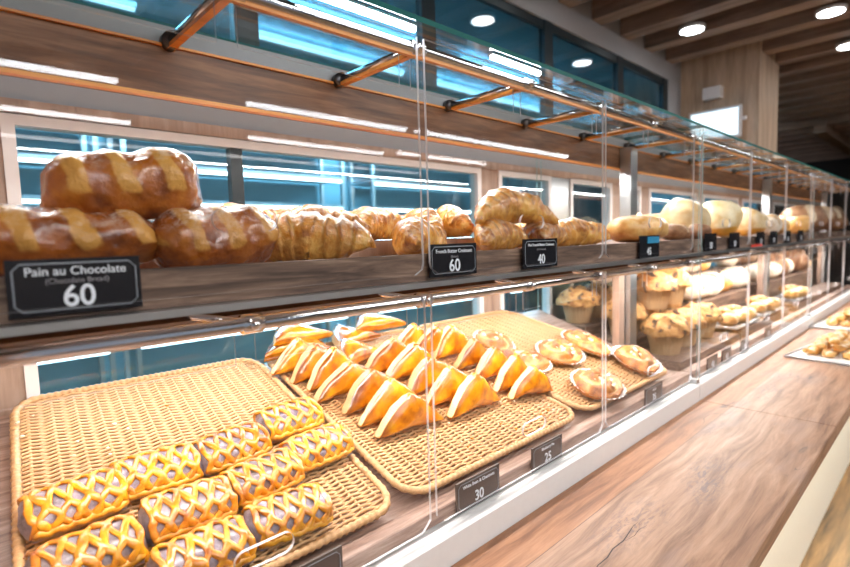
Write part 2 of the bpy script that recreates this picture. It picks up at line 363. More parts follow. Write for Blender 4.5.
# partition between the case and the kitchen, y = 2.05
part = MB(); part.box(-1.5, 14, 2.05, 2.12, -2.58, -.62); part.box(-1.5, .165, 2.05, 2.12, -.62, .6)
struct('wall_partition', part, M['post_wood'])
b = MB(); b.box(-1.5, 14, 2.04, 2.10, .427, .474); struct('trim_4', b, M['post_wood'])
b = MB(); b.box(-1.5, 14, 2.06, 2.10, .474, .60); struct('trim_5', b, M['grey_plate'])
holes = [(.165, 2.43), (2.60, 3.20), (3.46, 4.12), (4.30, 4.68), (4.86, 6.1), (6.3, 7.6), (7.8, 9.2), (9.4, 10.9)]
for k, (a, c_) in enumerate(holes):
    fr = MB(); z0, z1 = -.62, .43; t_ = .035
    fr.box(a, c_, 2.04, 2.10, z1-t_, z1); fr.box(a, a+t_, 2.04, 2.10, z0, z1-t_); fr.box(c_-t_, c_, 2.04, 2.10, z0, z1-t_)
    fr.box(a+t_, c_-t_, 2.045, 2.095, -.16, -.13)
    o = struct('window_%d' % (k+2), fr, M['white_paint'])
    g = MB(); g.box(a+t_, c_-t_, 2.065, 2.072, z0, z1-t_); g.build('pane', M['window'], o)
    if k == 0:
        mm = MB(); mm.box(.88, .93, 2.05, 2.09, -.13, z1-t_); mm.build('mullion', M['black_frame'], o)
for k in range(len(holes)-1):
    b = MB(); b.box(holes[k][1], holes[k+1][0], 2.05, 2.12, -.62, .43)
    struct('trim_%d' % (6+k), b, M['post_wood'] if k != 1 else M['steel'])
# kitchen ceiling tubes, and added racks whose glowing lines imitate window reflections
kit_lbl = 'white ceiling tube light in the blue kitchen behind the case'
def tube_lamp(x0, x1, y, z, mat, label, group, name='tube_lamp', wd=.05):
    o = thing(name, ((x0+x1)/2, y, z), label, 'ceiling light', group); h = (x1-x0)/2
    h1 = MB(); h1.box(-h, h, -wd/2-.01, wd/2+.01, .0, .04); h1.build('housing', M['white_paint'], o)
    d = MB(); d.tube([(-h+.01, 0, -.005), (h-.01, 0, -.005)], wd/2, 10); d.build('diffuser', mat, o); return o
for (x0, x1, y) in ((-1.8, 1.35, 4.85), (2.25, 4.2, 4.72), (4.6, 7.2, 4.72), (-1.0, 2.0, 3.95), (2.3, 3.84, 3.95), (4.4, 6.4, 3.95)):
    tube_lamp(x0, x1, y, 2.0, M['ktube'], kit_lbl, 'kitchen ceiling tubes')
def added_kitchen_rack(x0, x1, label):
    o = thing('added_rack', ((x0+x1)/2, 6.6, -2.58), label, 'rack', None); h = (x1-x0)/2
    for sx in (-h+.03, h-.03):
        for sy in (-.28, .28):
            p = MB(); p.box(sx-.025, sx+.025, sy-.025, sy+.025, 0, 4.1); p.build('post', M['steel'], o)
    for z in (.9, 1.5, 2.1, 2.62, 3.1, 3.5, 3.9):
        p = MB(); p.box(-h, h, -.3, .3, z, z+.035); p.build('shelf', M['steel'], o)
        p = MB(); p.tube([(-h+.05, -.28, z-.025), (h-.05, -.28, z-.025)], .018, 8); p.build('reflection_line', M['ktube'], o)  # glowing line added in place of a reflection in the windows
added_kitchen_rack(-1.6, 1.3, 'added steel rack with glowing reflection lines behind the left window of the case')
added_kitchen_rack(1.5, 4.4, 'added steel rack with glowing reflection lines behind the chocolate croissants')
added_kitchen_rack(4.9, 7.9, 'added steel rack with glowing reflection lines behind the window past the dark divider')
added_kitchen_rack(8.3, 11.3, 'added steel rack with glowing reflection lines at the far end of the kitchen')
b = MB(); b.box(-1.0, 11, -.35, .35, 1.15, 1.2); wt = thing('steel_worktable', (.0, 3.6, -2.58), 'steel worktable in the kitchen behind the windows', 'worktable')
b.build('worktop', M['steel'], wt)
for xx in (-.9, 2, 5, 8, 10.9):
    p = MB(); p.box(xx-.04, xx+.04, -.3, .3, 0, 1.15); p.build('leg', M['steel'], wt)
# shop lamps: two rows of linear lights behind the camera (seen mirrored in the acrylic), recessed downlights
for (x0, x1, y) in ((-3, 1.72, -5.1), (3.33, 6.35, -5.1), (6.55, 11.8, -5.05), (-3, 2.39, -7.3), (4.35, 7.6, -7.3), (7.8, 10.9, -7.0)):
    tube_lamp(x0, x1, y, 2.04, M['tube'], 'long white linear light hanging below the wood slatted ceiling', 'linear shop lights', 'linear_lamp', .10)
dl = None
for (x, y) in ((5.8, 2.015), (3.94, 2.02), (6.416, .97), (7.74, .99), (4.5, .97), (2.1, 2.02), (9.4, .98)):
    lb = {(5.8, 2.015): 'round downlight in the slatted ceiling nearest the grey wall', (6.416, .97): 'larger round downlight at the top right of the ceiling',
          (7.74, .99): 'round downlight at the right edge of the ceiling, behind the larger one'}.get((x, y), 'round downlight recessed in the wood slatted ceiling')
    o = thing('downlight', (x, y, 2.09), lb, 'downlight', 'ceiling downlights')
    q = MB(); q.tube([(0, 0, -.012), (0, 0, .02)], .125, 28); q.build('trim_ring', M['white_paint'], o)
    q = MB(); q.tube([(0, 0, -.02), (0, 0, .0)], .108, 28); q.build('lens', M['down'], o)
# lit menu screen with a small white box on the column
o = thing('menu_screen', (7.05, 2.17, 1.30), 'white lit screen mounted on the wood clad column', 'screen')
q = MB(); q.box(-.03, .03, -.29, .29, -.17, .20); q.build('frame', M['white_paint'], o)
q = MB(); q.box(-.037, -.03, -.26, .26, -.14, .17); q.build('display', plain('screen_glow', (.8, .9, 1), .3, emit=(.70, .90, 1.0), es=1.3), o)
q = MB(); q.box(-.02, .02, -.34, -.29, .02, .06); q.build('bracket', M['white_paint'], o)
q = MB(); q.box(-.06, .06, -.10, .10, -.07, .07); o2 = q.build('junction_box', M['white_paint'], None, (7.06, 2.2, 1.70)); tag(o2, 'small white box on the wood column above the screen', 'box')

# ------------------------------------------------------------------ counter, ledge, front
xs = [(-1.4, .05), (.055, 2.995), (3.0, 6.0), (6.005, 9.2)]
lbs = ['left end board of the wood counter below the case', 'wood counter board in front of the case, nearest with a long crack', 'wood counter board past the joint, holding the biscuit trays', 'farthest wood counter board at the end of the case']
for (a, c_), lb in zip(xs, lbs):
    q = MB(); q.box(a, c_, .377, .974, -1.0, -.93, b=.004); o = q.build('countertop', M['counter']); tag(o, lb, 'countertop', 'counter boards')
    if a == .055: cb = o
def crack(pts, wd):
    q = MB(); n = len(pts); L_, R_ = [], []
    for i, (x, y) in enumerate(pts):
        a = Vector(pts[max(0, i-1)]); b_ = Vector(pts[min(n-1, i+1)]); d = (b_-a).normalized(); k = wd*math.sin(PI*(i+.3)/(n-.4))
        L_.append((x-d.y*k, y+d.x*k, -.9296)); R_.append((x+d.y*k, y-d.x*k, -.9296))
    q.add(L_+R_, [(i, i+1, n+i+1, n+i) for i in range(n-1)], smooth=False); q.build('crack', M['crack'], cb)
crack([(1.20, .668), (1.24, .668), (1.28, .674), (1.33, .672), (1.38, .680), (1.44, .676), (1.50, .684), (1.54, .690), (1.57, .689)], .0020)
crack([(1.44, .672), (1.49, .664), (1.53, .668), (1.57, .660)], .0010)
q = MB(); q.box(-1.4, 9.2, .76, .80, -2.57, -1.0); o = q.build('counter_front', M['panel_white']); tag(o, 'pale lit panel below the wood counter, down to the floor', 'panel')
q = MB(); q.box(-1.4, 9.2, .56, .60, -1.02, -1.002); o = q.build('led_strip', plain('toe_led', (1, 1, 1), .5, emit=(1, .85, .6), es=4)); tag(o, 'warm light strip under the overhang of the wood counter', 'light strip')
for (a, c_), lb in zip([(-1.4, 2.998), (3.002, 6.0), (6.004, 9.2)], ['white stone ledge along the first case beside the wood counter', 'white stone ledge past the end glass of the first case', 'white stone ledge at the far end of the cases']):
    q = MB(); q.box(a, c_, .974, 1.30, -1.0, -.84, b=.006); o = q.build('stone_ledge', M['marble']); tag(o, lb, 'ledge', 'stone ledges')

# ------------------------------------------------------------------ display cases
def pane(x0, x1, z0, z1, y, hx, hz, hw=.068, hh=.023, th=.008, rc=.03):
    """acrylic plate with rounded bottom corners and a pill shaped finger hole"""
    angs = sorted(set([2*PI*k/72 for k in range(72)] + [math.atan2(zz-hz, xx-hx) % (2*PI) for xx in (x0+rc, x1-rc) for zz in (z0,)] +
                      [math.atan2(z0+rc-hz, xx-hx) % (2*PI) for xx in (x0, x1)]+[math.atan2(z1-hz, xx-hx) % (2*PI) for xx in (x0, x1)]))
    def outer(a):
        dx, dz = math.cos(a), math.sin(a); t = 1e9
        if dx > 1e-9: t = min(t, (x1-hx)/dx)
        if dx < -1e-9: t = min(t, (x0-hx)/dx)
        if dz > 1e-9: t = min(t, (z1-hz)/dz)
        if dz < -1e-9: t = min(t, (z0-hz)/dz)
        px, pz = hx+dx*t, hz+dz*t
        for cx in (x0+rc, x1-rc):        # rounded bottom corners
            cz = z0+rc
            if pz < cz and ((px < cx) if cx == x0+rc else (px > cx)):
                lo, hi = 0, t
                for _ in range(24):
                    md = (lo+hi)/2; qx, qz = hx+dx*md, hz+dz*md
                    ins = not (qz < cz and ((qx < cx) if cx == x0+rc else (qx > cx)) and (qx-cx)**2+(qz-cz)**2 > rc*rc)
                    if ins: lo = md
                    else: hi = md
                px, pz = hx+dx*lo, hz+dz*lo
        return px, pz
    def inner(a):
        dx, dz = math.cos(a), math.sin(a); lo, hi = 0, 1
        for _ in range(24):
            md = (lo+hi)/2; qx, qz = dx*md, dz*md; c = max(-(hw-hh), min(hw-hh, qx))
            if (qx-c)**2+qz**2 < hh*hh: lo = md
            else: hi = md
        return hx+dx*lo, hz+dz*lo
    n = len(angs); O = [outer(a) for a in angs]; I = [inner(a) for a in angs]; m = MB()
    vs = [(p[0], y, p[1]) for p in O]+[(p[0], y, p[1]) for p in I]+[(p[0], y+th, p[1]) for p in O]+[(p[0], y+th, p[1]) for p in I]
    fs = []; mi = []
    for i in range(n):
        j = (i+1) % n
        fs += [(i, j, n+j, n+i), (2*n+j, 2*n+i, 3*n+i, 3*n+j), (i, 2*n+i, 2*n+j, j), (n+j, 3*n+j, 3*n+i, n+i)]; mi += [0, 0, 1, 1]
    m.add(vs, fs, mi, smooth=False); return m

def case(x0, label, nb=3, slope=.33):
    """three bays of the long case. local x runs from 0 to nb"""
    W = nb*1.0+.03; E0 = -.02 if x0 < 1 else 0.0
    o = thing('display_case', (x0, 0, 0), label, 'display case', 'bakery display cases')
    D = 2.04
    def P(name, mb, mat, par=None): return mb.build(name, mat, par or o)
    # upper shelf with its wood front and metal edge
    q = MB(); q.box(0, W, 1.035, 1.062, -.113, -.038); P('shelf_front', q, M['shelf_wood'])
    q = MB(); q.box(0, W, 1.062, D, -.113, -.048); P('shelf_board', q, M['lip_wood'])
    q = MB(); q.box(E0, W, .992, 1.10, -.124, -.114); q.box(E0, W, .988, .992, -.127, -.113); P('shelf_edge', q, M['steel'])
    q = MB(); q.box(0, W, 1.10, 1.13, -.152, -.124); P('shelf_apron', q, M['beam_wood'])
    # lower shelf: front lip, sloping board
    q = MB(); q.box(0, W, 1.032, 1.092, -.836, -.79, b=.003); P('lower_front', q, M['lip_wood'])
    q = MB(); z1 = -.82; sl_ = slope
    vs = [(0, 1.092, z1), (W, 1.092, z1), (W, D, z1+sl_*(D-1.092)), (0, D, z1+sl_*(D-1.092)), (0, 1.092, z1-.015), (W, 1.092, z1-.015), (W, D, z1-.015-.1*slope), (0, D, z1-.015-.1*slope)]
    q.add(vs, [(0, 1, 2, 3), (4, 7, 6, 5), (0, 4, 5, 1), (3, 2, 6, 7), (0, 3, 7, 4), (1, 5, 6, 2)], smooth=False); P('lower_board', q, M['lip_wood'])
    # beam, orange strips painting its lit edges, metal plate above
    q = MB(); q.box(E0, W, 1.40, 1.46, .386, .504); P('beam', q, M['beam_wood'])
    q = MB(); q.box(E0, W, 1.396, 1.415, .376, .386); q.box(E0, W, 1.392, 1.40, .503, .509); P('beam_lit_edge', q, M['trim_wood'])  # orange strips painting warm reflected light on the beam edges
    q = MB(); q.box(E0, W, 1.402, 1.44, .509, .556); P('beam_plate', q, M['grey_plate'])
    # top glass
    q = MB(); a, c_, y0, y1, zt, th = E0, W, .995, 1.445, .566, .014
    vs = [(x, y, z) for z in (zt, zt+th) for y in (y0, y1) for x in (a, c_)]
    q.add(vs, [(0, 2, 3, 1), (4, 5, 7, 6), (0, 1, 5, 4), (2, 6, 7, 3), (0, 4, 6, 2), (1, 3, 7, 5)], [0, 0, 1, 1, 1, 1], smooth=False); P('top_glass', q, [M['glass'], M['glass_edge']])
    # rails with clips and cross bars
    for (z, yb, nm) in ((.513, 1.40, 'upper_rail'), (-.166, 1.10, 'lower_rail')):
        q = MB(); q.tube([(E0, 1.04, z), (W-.01, 1.04, z)], .0165, 14); rail = P(nm, q, M['chrome'])
        if nm == 'upper_rail': q = MB(); q.box(E0, W-.01, 1.030, 1.042, z-.0225, z-.015); P('rail_reflection', q, M['trim_wood'], rail)  # orange strip painting the warm reflection under the rail
        for k in range(2*nb+1):
            xx = .47+.505*k - .0
            if xx > W: continue
            q = MB()
            q.tube([(xx-.022, 1.04, z), (xx+.022, 1.04, z)], .0215, 14); q.tube([(xx, 1.02, z), (xx, 1.01, z)], .012, 12); P('rail_clip', q, M['chrome'], rail)
            q = MB()
            if nm == 'upper_rail': q.tube([(xx-.01, 1.05, z+.002), (xx-.01, yb, z+.002)], .0115, 10)
            else: q.tube([(xx-.01, 1.05, z+.004), (xx-.13, yb+.02, z+.028)], .008, 10)
            bar = P('cross_bar', q, M['chrome'])
            if nm == 'upper_rail':
                q = MB(); q.box(xx-.019, xx+.0, 1.05, yb, z-.018, z-.008); P('bar_reflection', q, M['trim_wood'], bar)  # same painted orange reflection, below the bar
            if nm == 'upper_rail':
                q = MB(); q.tube([(xx-.01, yb-.03, z+.002), (xx-.01, yb+.001, z+.002)], .022, 14); P('bar_mount', q, M['dark_metal'], bar)
    # short acrylic strips hanging behind the rails
    for (zt, zb) in ((.497, .412), (-.183, -.254)):
        for (a, c_) in ((.02, .44), (.485, .93), (.97, 1.435), (1.475, 1.965), (2.0, 2.45), (2.5, 2.97)):
            if c_ > W: continue
            q = MB(); y = 1.058; th = .004
            vs = [(x, yy, z) for z in (zb, zt) for yy in (y, y+th) for x in (a, c_)]
            q.add(vs, [(0, 2, 3, 1), (4, 5, 7, 6), (0, 1, 5, 4), (2, 6, 7, 3), (0, 4, 6, 2), (1, 3, 7, 5)], [1, 1, 0, 0, 1, 1], smooth=False); P('acrylic_strip', q, [M['acrylic'], M['acrylic_edge']])
    # flip-up acrylic doors, one per bay and level
    for k in range(nb):
        a, c_ = k-.03+(0 if k == 0 else .0), k+.945
        if k == 0: a = .0 if x0 < 1 else .014
        for (z0, z1, hz) in ((-.092, .53, .052), (-.812, -.150, -.655)):
            q = pane(a, c_, z0, z1, 1.0, k+.455, hz); P('acrylic_door', q, [M['acrylic'], M['acrylic_edge']])
    # end glass and posts
    for xx in ((W-.030,) if x0 < 1 else (.0, W-.030)):
        q = MB(); y0, y1, z0, z1, th = .995, 2.03, -.838, .565, .010
        vs = [(x, y, z) for z in (z0, z1) for y in (y0, y1) for x in (xx, xx+th)]
        q.add(vs, [(0, 2, 3, 1), (4, 5, 7, 6), (0, 1, 5, 4), (2, 6, 7, 3), (0, 4, 6, 2), (1, 3, 7, 5)], [1, 1, 1, 1, 0, 0], smooth=False); P('end_glass', q, [M['acrylic'], M['end_edge']])
    q = MB(); q.box(W-.045, W-.0, .985, 1.03, -.84, -.815); P('glass_foot', q, M['steel'])
    q = MB(); q.box(W-.12, W-.035, 1.33, 1.395, -.76, .50); P('post', q, M['steel'])
    q = MB(); q.box(W-.20, W-.13, 1.36, 1.40, -.76, -.113); P('wood_post', q, M['post_wood'])
    # LED profiles
    q = MB(); q.box(0.05, W-.08, 1.19, 1.25, -.185, -.155); P('shelf_led', q, M['white_paint'])
    q = MB(); q.box(0.05, W-.08, 1.48, 1.56, .422, .435); P('beam_led', q, M['grey_plate'])
    return o
c1 = case(0, 'first glass bakery case, holding croissants above and wicker trays below')
c2 = case(3.05, 'second glass bakery case, beyond the double end glass', slope=.0)
c3 = case(6.10, 'farthest glass bakery case at the right edge', slope=.0)
q = MB(); q.box(-1.5, -.03, 1.0, 2.04, -.835, .6); o = q.build('side_panel', M['post_wood']); tag(o, 'wooden side panel closing the left end of the first case', 'panel')
for (a, c_, y, lb) in ((.60, .955, .998, 'bright short light bar below the glass top, left of the first door gap'), (1.27, 1.53, .998, 'bright short light bar below the glass top, right of the first door gap')):
    o = thing('light_bar', ((a+c_)/2, 1.018, .554), lb, 'light bar', 'light bars under the glass top'); h = (c_-a)/2
    q = MB(); q.box(-h, h, -.008, .008, .006, .0118); q.build('housing', M['steel'], o)
    q = MB(); q.tube([(-h+.004, 0, 0), (h-.004, 0, 0)], .008, 10); q.build('diffuser', M['tube'], o)

# ------------------------------------------------------------------ wicker trays
def tray(quad, label, ribs):
    """quad: FL, FR, BR, BL as (x, y) on the sloping board"""
    FL, FR, BR, BL = [np.array(p) for p in quad]
    def Q(u, v): p = (FL*(1-u)+FR*u)*(1-v)+(BL*(1-u)+BR*u)*v; return p[0], p[1], -.778+.33*(p[1]-1.06)
    o = thing('wicker_tray', (0, 0, 0), label, 'tray', 'wicker trays on the lower shelf')
    n_r = 116; rc = .075
    def span(v):   # rounded corners shorten the rows near the front and back
        d = min(v, 1-v)*.94
        if d >= rc: return 0.0
        return (rc-math.sqrt(max(0, rc*rc-(rc-d)**2)))
    body = MB(); m = ribs; seg = 5
    for j in range(n_r):
        v = (j+.5)/n_r; s0 = span(v)/.9+.012; pts = []; ups = []
        n = m*seg
        for i in range(n+1):
            u = i/n
            if u < s0 or u > 1-s0: continue
            x, y, z = Q(u, v); ph = PI*u*m+(PI if j % 2 else 0)
            pts.append((x, y+.0022*math.sin(ph*1.0), z+.0046*math.sin(ph))); 
        body.tube(pts, .0045, 6, cap=False)
    body.build('weave', M['wicker'], o)
    st = MB()
    for i in range(m):
        u = (i+.5)/m; s0 = .03 if .1 < u < .9 else .06
        st.tube([Q(u, s0+(1-2*s0)*k/30) for k in range(31)], .0058, 6)
    st.build('stakes', M['wicker'], o)
    rim = MB(); pts = []
    cs = []
    R = .085
    for (cu, cv, a0) in ((R, R, PI), (1-R, R, 1.5*PI), (1-R, 1-R, 0), (R, 1-R, .5*PI)):
        for k in range(9):
            a = a0+k/8*PI/2; cs.append((cu+R*math.cos(a), cv+R*math.sin(a)))
    dense = []
    for i in range(len(cs)):
        a, c_ = cs[i], cs[(i+1) % len(cs)]; L = math.hypot(a[0]-c_[0], a[1]-c_[1]); n = max(1, int(L/.006))
        for k in range(n): dense.append((a[0]+(c_[0]-a[0])*k/n, a[1]+(c_[1]-a[1])*k/n))
    pts = [Q(*p) for p in dense]; pts = [(x, y, z+.004) for x, y, z in pts]
    rim.tube(pts, [.0115*(1+.16*math.sin(i*PI*.5)) for i in range(len(pts))], 8, closed=True)
    rim.build('rim', M['wicker'], o)
    return o
tray(((.045, 1.10), (.905, 1.10), (.905, 2.00), (.13, 2.00)), 'wicker tray of lattice pastries, leftmost on the lower shelf', 13)
tray(((.955, 1.10), (1.925, 1.10), (1.76, 2.00), (.945, 2.00)), 'middle wicker tray of triangular puff pastries', 14)
tray(((1.975, 1.10), (2.90, 1.10), (2.60, 2.00), (1.80, 2.00)), 'wicker tray of round danishes beside the end glass', 14)
SL = math.atan(.33)
def on_tray(x, y, h=0): return (x, y, -.770+.33*(y-1.06)+h)

# ------------------------------------------------------------------ lattice pastries
def lattice_pastry(seed, pu=0.5):
    rnd = random.Random(seed); L, W, H = .190, .122, .062
    root = bpy.data.objects.new('lattice_pastry', None); C.objects.link(root)
    def surf(u, v, h=0.0):    # u along the length 0..1, v over the arch 0..1
        a = PI*v; e = 1-.10*(2*u-1)**6
        y = -math.cos(a); y = math.copysign(abs(y)**.75, y)*(W/2+h)*e; z = (math.sin(a)**.62)*(H+h)*e
        return ((u-.5)*L, y, z+.002)
    b = MB(); b.grid(lambda u, v: (*surf(u, v), 1.0 if (v < .13 or v > .87) else 0.0), 26, 26)
    for e in (0, 1):         # open ends with the filling bulging out
        ring = [surf(e, k/24) for k in range(25)]; cx = (e-.5)*L
        vs = list(ring); nn = len(ring)
        for s_, dx in ((.72, .010), (.35, .013)):
            vs += [(p[0]+(dx if e else -dx), p[1]*s_, .012+(p[2]-.012)*s_) for p in ring]
        vs.append((cx+(.014 if e else -.014), 0, .016)); fs = []
        for r_ in range(2):
            for k in range(nn-1): fs.append((r_*nn+k, r_*nn+k+1, (r_+1)*nn+k+1, (r_+1)*nn+k))
        for k in range(nn-1): fs.append((2*nn+k, 2*nn+k+1, 3*nn))
        b.add(vs, fs, 0, [0.0]*len(vs))
    b.add([(-L/2, -W/2, .002), (L/2, -W/2, .002), (L/2, W/2, .002), (-L/2, W/2, .002)], [(0, 3, 2, 1)])
    b.jitter(.0045, 40, seed*3.1); b.build('filling', M['filling'], root)
    g = MB(); n = 9; waves = 2.5; vv = 34
    for j in range(n+1):
        sgn = 1 if j % 2 else -1; off = [rnd.uniform(-.012, .012) for _ in range(6)]; ph = rnd.uniform(-.35, .35)
        pts = []; ups = []; rr = []
        for k in range(vv):
            v = .03+.94*k/(vv-1); edge = 1.0
            amp = .50/n*(1.0 if 0 < j < n else .35)
            u = .02+.96*j/n+sgn*amp*math.cos(2*PI*waves*v+ph*.4)*1.0+off[int(v*5)]*.3
            u = min(.995, max(.005, u)); p = Vector(surf(u, v, .003)); a = PI*v
            pts.append(p); ups.append(Vector((0, -math.cos(a), math.sin(a)+.1)).normalized()); rr.append(.0098*(.95+.45*noise.noise(Vector((j*3.1, v*9, seed)))))
        g.tube(pts, rr, 8, flat=.55, up=ups, w=[.25+.3*noise.noise(Vector((j, k*.3, seed))) for k in range(vv)])
    for vv_ in (.05, .95):   # the long edges of the sheet
        g.tube([surf(.01+.98*k/20, vv_+.012*math.sin(k*1.7), .002) for k in range(21)], .0095, 8, w=.45)
    g.jitter(.003, 30, seed*1.9); g.build('lattice_crust', M['glaze'], root)
    return root
lat = [lattice_pastry(k+1) for k in range(4)]
L_ = [(.190, 1.455, 4, 'lattice pastry at the left end of the back row'), (.376, 1.475, -3, 'lattice pastry second from the left in the back row'),
      (.583, 1.480, 5, 'brownest lattice pastry, third in the back row'), (.800, 1.530, 2, 'lattice pastry at the right end of the back row, nearest the triangular puffs'),
      (.181, 1.285, 3, 'bright yellow lattice pastry at the left of the middle row, cut off by the frame'), (.402, 1.315, -2, 'lattice pastry in the middle row, second from the left'),
      (.605, 1.330, 4, 'lattice pastry in the middle row, third from the left'), (.805, 1.368, 3, 'lattice pastry at the right end of the middle row'),
      (.380, 1.170, 2, 'front row lattice pastry at the bottom edge of the picture'), (.600, 1.180, -4, 'front row lattice pastry behind the finger hole of the lower door')]
for i, (x, y, a, lb) in enumerate(L_):
    o = lat[i] if i < 4 else copy_tree(lat[(i*3+1) % 4])
    o.location = wp(*on_tray(x, y, .012)); o.rotation_euler = (SL, 0, math.radians(a)); tag(o, lb, 'pastry', 'lattice pastries on the left tray')
    o.rotation_mode = 'XYZ'; o.rotation_euler = (Matrix.Rotation(SL, 3, 'X') @ Matrix.Rotation(math.radians(a)+(PI if i in (5, 8) else 0), 3, 'Z')).to_euler()

# ------------------------------------------------------------------ triangular puff pastries
def puff(seed, wd=.33, ht=.150, T=.036):
    rnd = random.Random(seed); b = MB(); C_ = [(-wd/2, 0), (wd/2, 0), (rnd.uniform(-.03, 0), ht)]; rad = .006
    # outline with rounded corners, starting at bottom left going right; left slant last
    cen = Vector((sum(c[0] for c in C_)/3, sum(c[1] for c in C_)/3)); pts = []; left = []
    for i in range(3):
        A = Vector(C_[i-1]); B = Vector(C_[i]); D = Vector(C_[(i+1) % 3])
        a = B+(A-B).normalized()*rad*1.6; d = B+(D-B).normalized()*rad*1.6
        for k in range(5):
            t = k/4; pts.append(a*(1-t)**2+B*2*t*(1-t)+d*t*t); left.append(1.0 if (i == 2 and k < 1) or (i == 0 and k < 1) else 0.0)
        for k in range(1, 12):
            t = k/12; e = D+(B-D).normalized()*rad*1.6; p = d*(1-t)+e*t
            bow = (.010 if i == 2 else -.006 if i == 0 else .012)*math.sin(PI*t)
            nrm = Vector(((e-d).y, -(e-d).x)).normalized(); pts.append(p+nrm*bow); left.append(1.0 if i == 2 else 0.0)
    n = len(pts); rings = [(.0, -1.9), (.35, -1.8), (.65, -1.45), (.86, -.98), (.96, -.72), (1.0, -.35), (1.0, 0), (1.0, .35), (.96, .72), (.86, .98), (.65, 1.45), (.35, 1.8), (.0, 1.9)]
    vs = []; ws = []
    for (s_, t) in rings:
        for p, l in zip(pts, left):
            ss = s_; tt = t
            if l and s_ > .8: ss = 1.0; tt = max(-1, min(1, t))*1.02
            q = cen+(p-cen)*ss
            th = T/2*tt*(1.0-.25*(1 if s_ == 0 else 0)*0)
            vs.append((q.x, th, max(q.y, 0))); ws.append(1.0 if (l and abs(t) < .90 and s_ > .8) else (-.75 if s_ > .9 and not l and abs(t) > .6 else -.9 if l and s_ > .8 else (.1 if abs(t) < .5 else 0.0)))
    fs = []
    for r_ in range(len(rings)-1):
        for k in range(n): fs.append((r_*n+k, r_*n+(k+1) % n, (r_+1)*n+(k+1) % n, (r_+1)*n+k))
    b.add(vs, fs, 0, ws); b.jitter(.010, 8, seed*2.3); b.jitter(.003, 34, seed*5.3)
    b.v = [(x, y, max(z, .0)) for x, y, z in b.v]
    return b
pm = [puff(k+1) for k in range(5)]
pme = [p.mesh('puff_pastry', M['puff']) for p in pm]
A_ = []
R1 = [(1.02, 1.83), (1.065, 1.76), (1.09, 1.69), (1.10, 1.61), (1.15, 1.51), (1.165, 1.42), (1.175, 1.345)]
R2 = [(1.385, 1.69), (1.425, 1.61), (1.455, 1.51), (1.47, 1.41), (1.50, 1.325)]
R3 = [(1.60, 1.79), (1.675, 1.73), (1.76, 1.68), (1.785, 1.575), (1.80, 1.46), (1.815, 1.37), (1.83, 1.285)]
ordn = ['back', 'second', 'third', 'fourth', 'fifth', 'sixth', 'front']
for nm, R in (('left', R1), ('middle', R2), ('right', R3)):
    for k, (x, y) in enumerate(R):
        w_ = ordn[k] if k < len(R)-1 else 'front'
        s_ = .80 if nm == 'right' else (.78 if k < 3 and nm == 'left' else .95)
        A_.append((x, y, s_, '%s triangular puff pastry standing in the %s row of the middle tray' % (w_, nm)))
for i, (x, y, s_, lb) in enumerate(A_):
    o = bpy.data.objects.new('puff_pastry', pme[(i*2) % 5]); C.objects.link(o); o.location = wp(*on_tray(x, y-.01, .012)); o.scale = (s_, 1, .98+.06*((i*7) % 3-1))
    rn = random.Random(i*3+1); o.rotation_euler = (math.radians(rn.uniform(2, 9)), math.radians(rn.uniform(-3, 3)), math.radians(rn.uniform(-12, 0)))
    tag(o, lb, 'pastry', 'triangular puff pastries')
# flat turnovers at the back of the tray
T_ = [(1.05, 1.93, .0, -8, 'flat turnover at the back left corner of the middle tray, lower of two'), (1.09, 1.95, .045, 6, 'flat turnover lying on another at the back left of the middle tray'),
      (1.36, 1.93, .0, 12, 'flat turnover at the back of the middle tray behind the middle row'), (1.50, 1.95, .035, -6, 'flat turnover leaning on the back of the right row'), (1.30, 1.80, .0, 20, 'flat turnover between the left and middle rows of puffs')]
for i, (x, y, h, a, lb) in enumerate(T_):
    o = bpy.data.objects.new('turnover', pme[(i+1) % 5]); C.objects.link(o); o.location = wp(*on_tray(x, y-.05, .045+h)); o.scale = (.92, 1.0, 1.0)
    o.rotation_euler = (math.radians(-62), 0, math.radians(a)); tag(o, lb, 'pastry', 'flat turnovers')

# ------------------------------------------------------------------ round danishes in paper
def danish(seed, R=.125):
    root = bpy.data.objects.new('danish', None); C.objects.link(root); rnd = random.Random(seed)
    b = MB()
    def f(u, v):
        a = 2*PI*v; r = math.sin(PI/2*min(1, u*1.0)) if u < .8 else 1.0
        rr = R*(u/.8)**.9 if u < .8 else R*(1+.0*(u-.8))
        el = 1+.18*math.cos(2*a)
        z = .052*(1-(u/.8)**2*.45) if u < .8 else .052*.55*(1-(u-.8)/.2)
        gro = math.sin(a*2+u*9+seed)
        z += (.012*gro if u < .78 else 0); rr *= 1+(.03 if u > .78 and u < .95 else 0)
        return (rr*el*math.cos(a), rr*math.sin(a)*.92, z+.008, max(0, -gro)*.8 if u < .7 else 0)
    b.grid(f, 22, 40, wrapv=True, flip=False); b.jitter(.012, 22, seed*7); b.jitter(.005, 60, seed); b.build('dough', M['danish'], root)
    t = MB()
    for k in range(9):
        a = rnd.uniform(0, 2*PI); d = rnd.uniform(0, R*.65); c = Vector((d*math.cos(a), d*math.sin(a)*.9, .058))
        t.add([c+Vector((.014*math.cos(q)*1.5, .009*math.sin(q), .004*math.cos(2*q+k))) for q in [2*PI*i/8 for i in range(8)]]+[c+Vector((0, 0, .006))], [(i, (i+1) % 8, 8) for i in range(8)])
    t.build('almond_flakes', M['almond'], root)
    p = MB()
    def g(u, v):
        a = 2*PI*v; r = R*(.5+.62*u); fl = .004*math.sin(a*28)*u
        return (1.16*(r+fl)*math.cos(a), (r+fl)*math.sin(a)*.95, .002+.026*u**2)
    p.grid(g, 8, 112, wrapv=True); p.build('paper_cup', M['paper'], root)
    return root
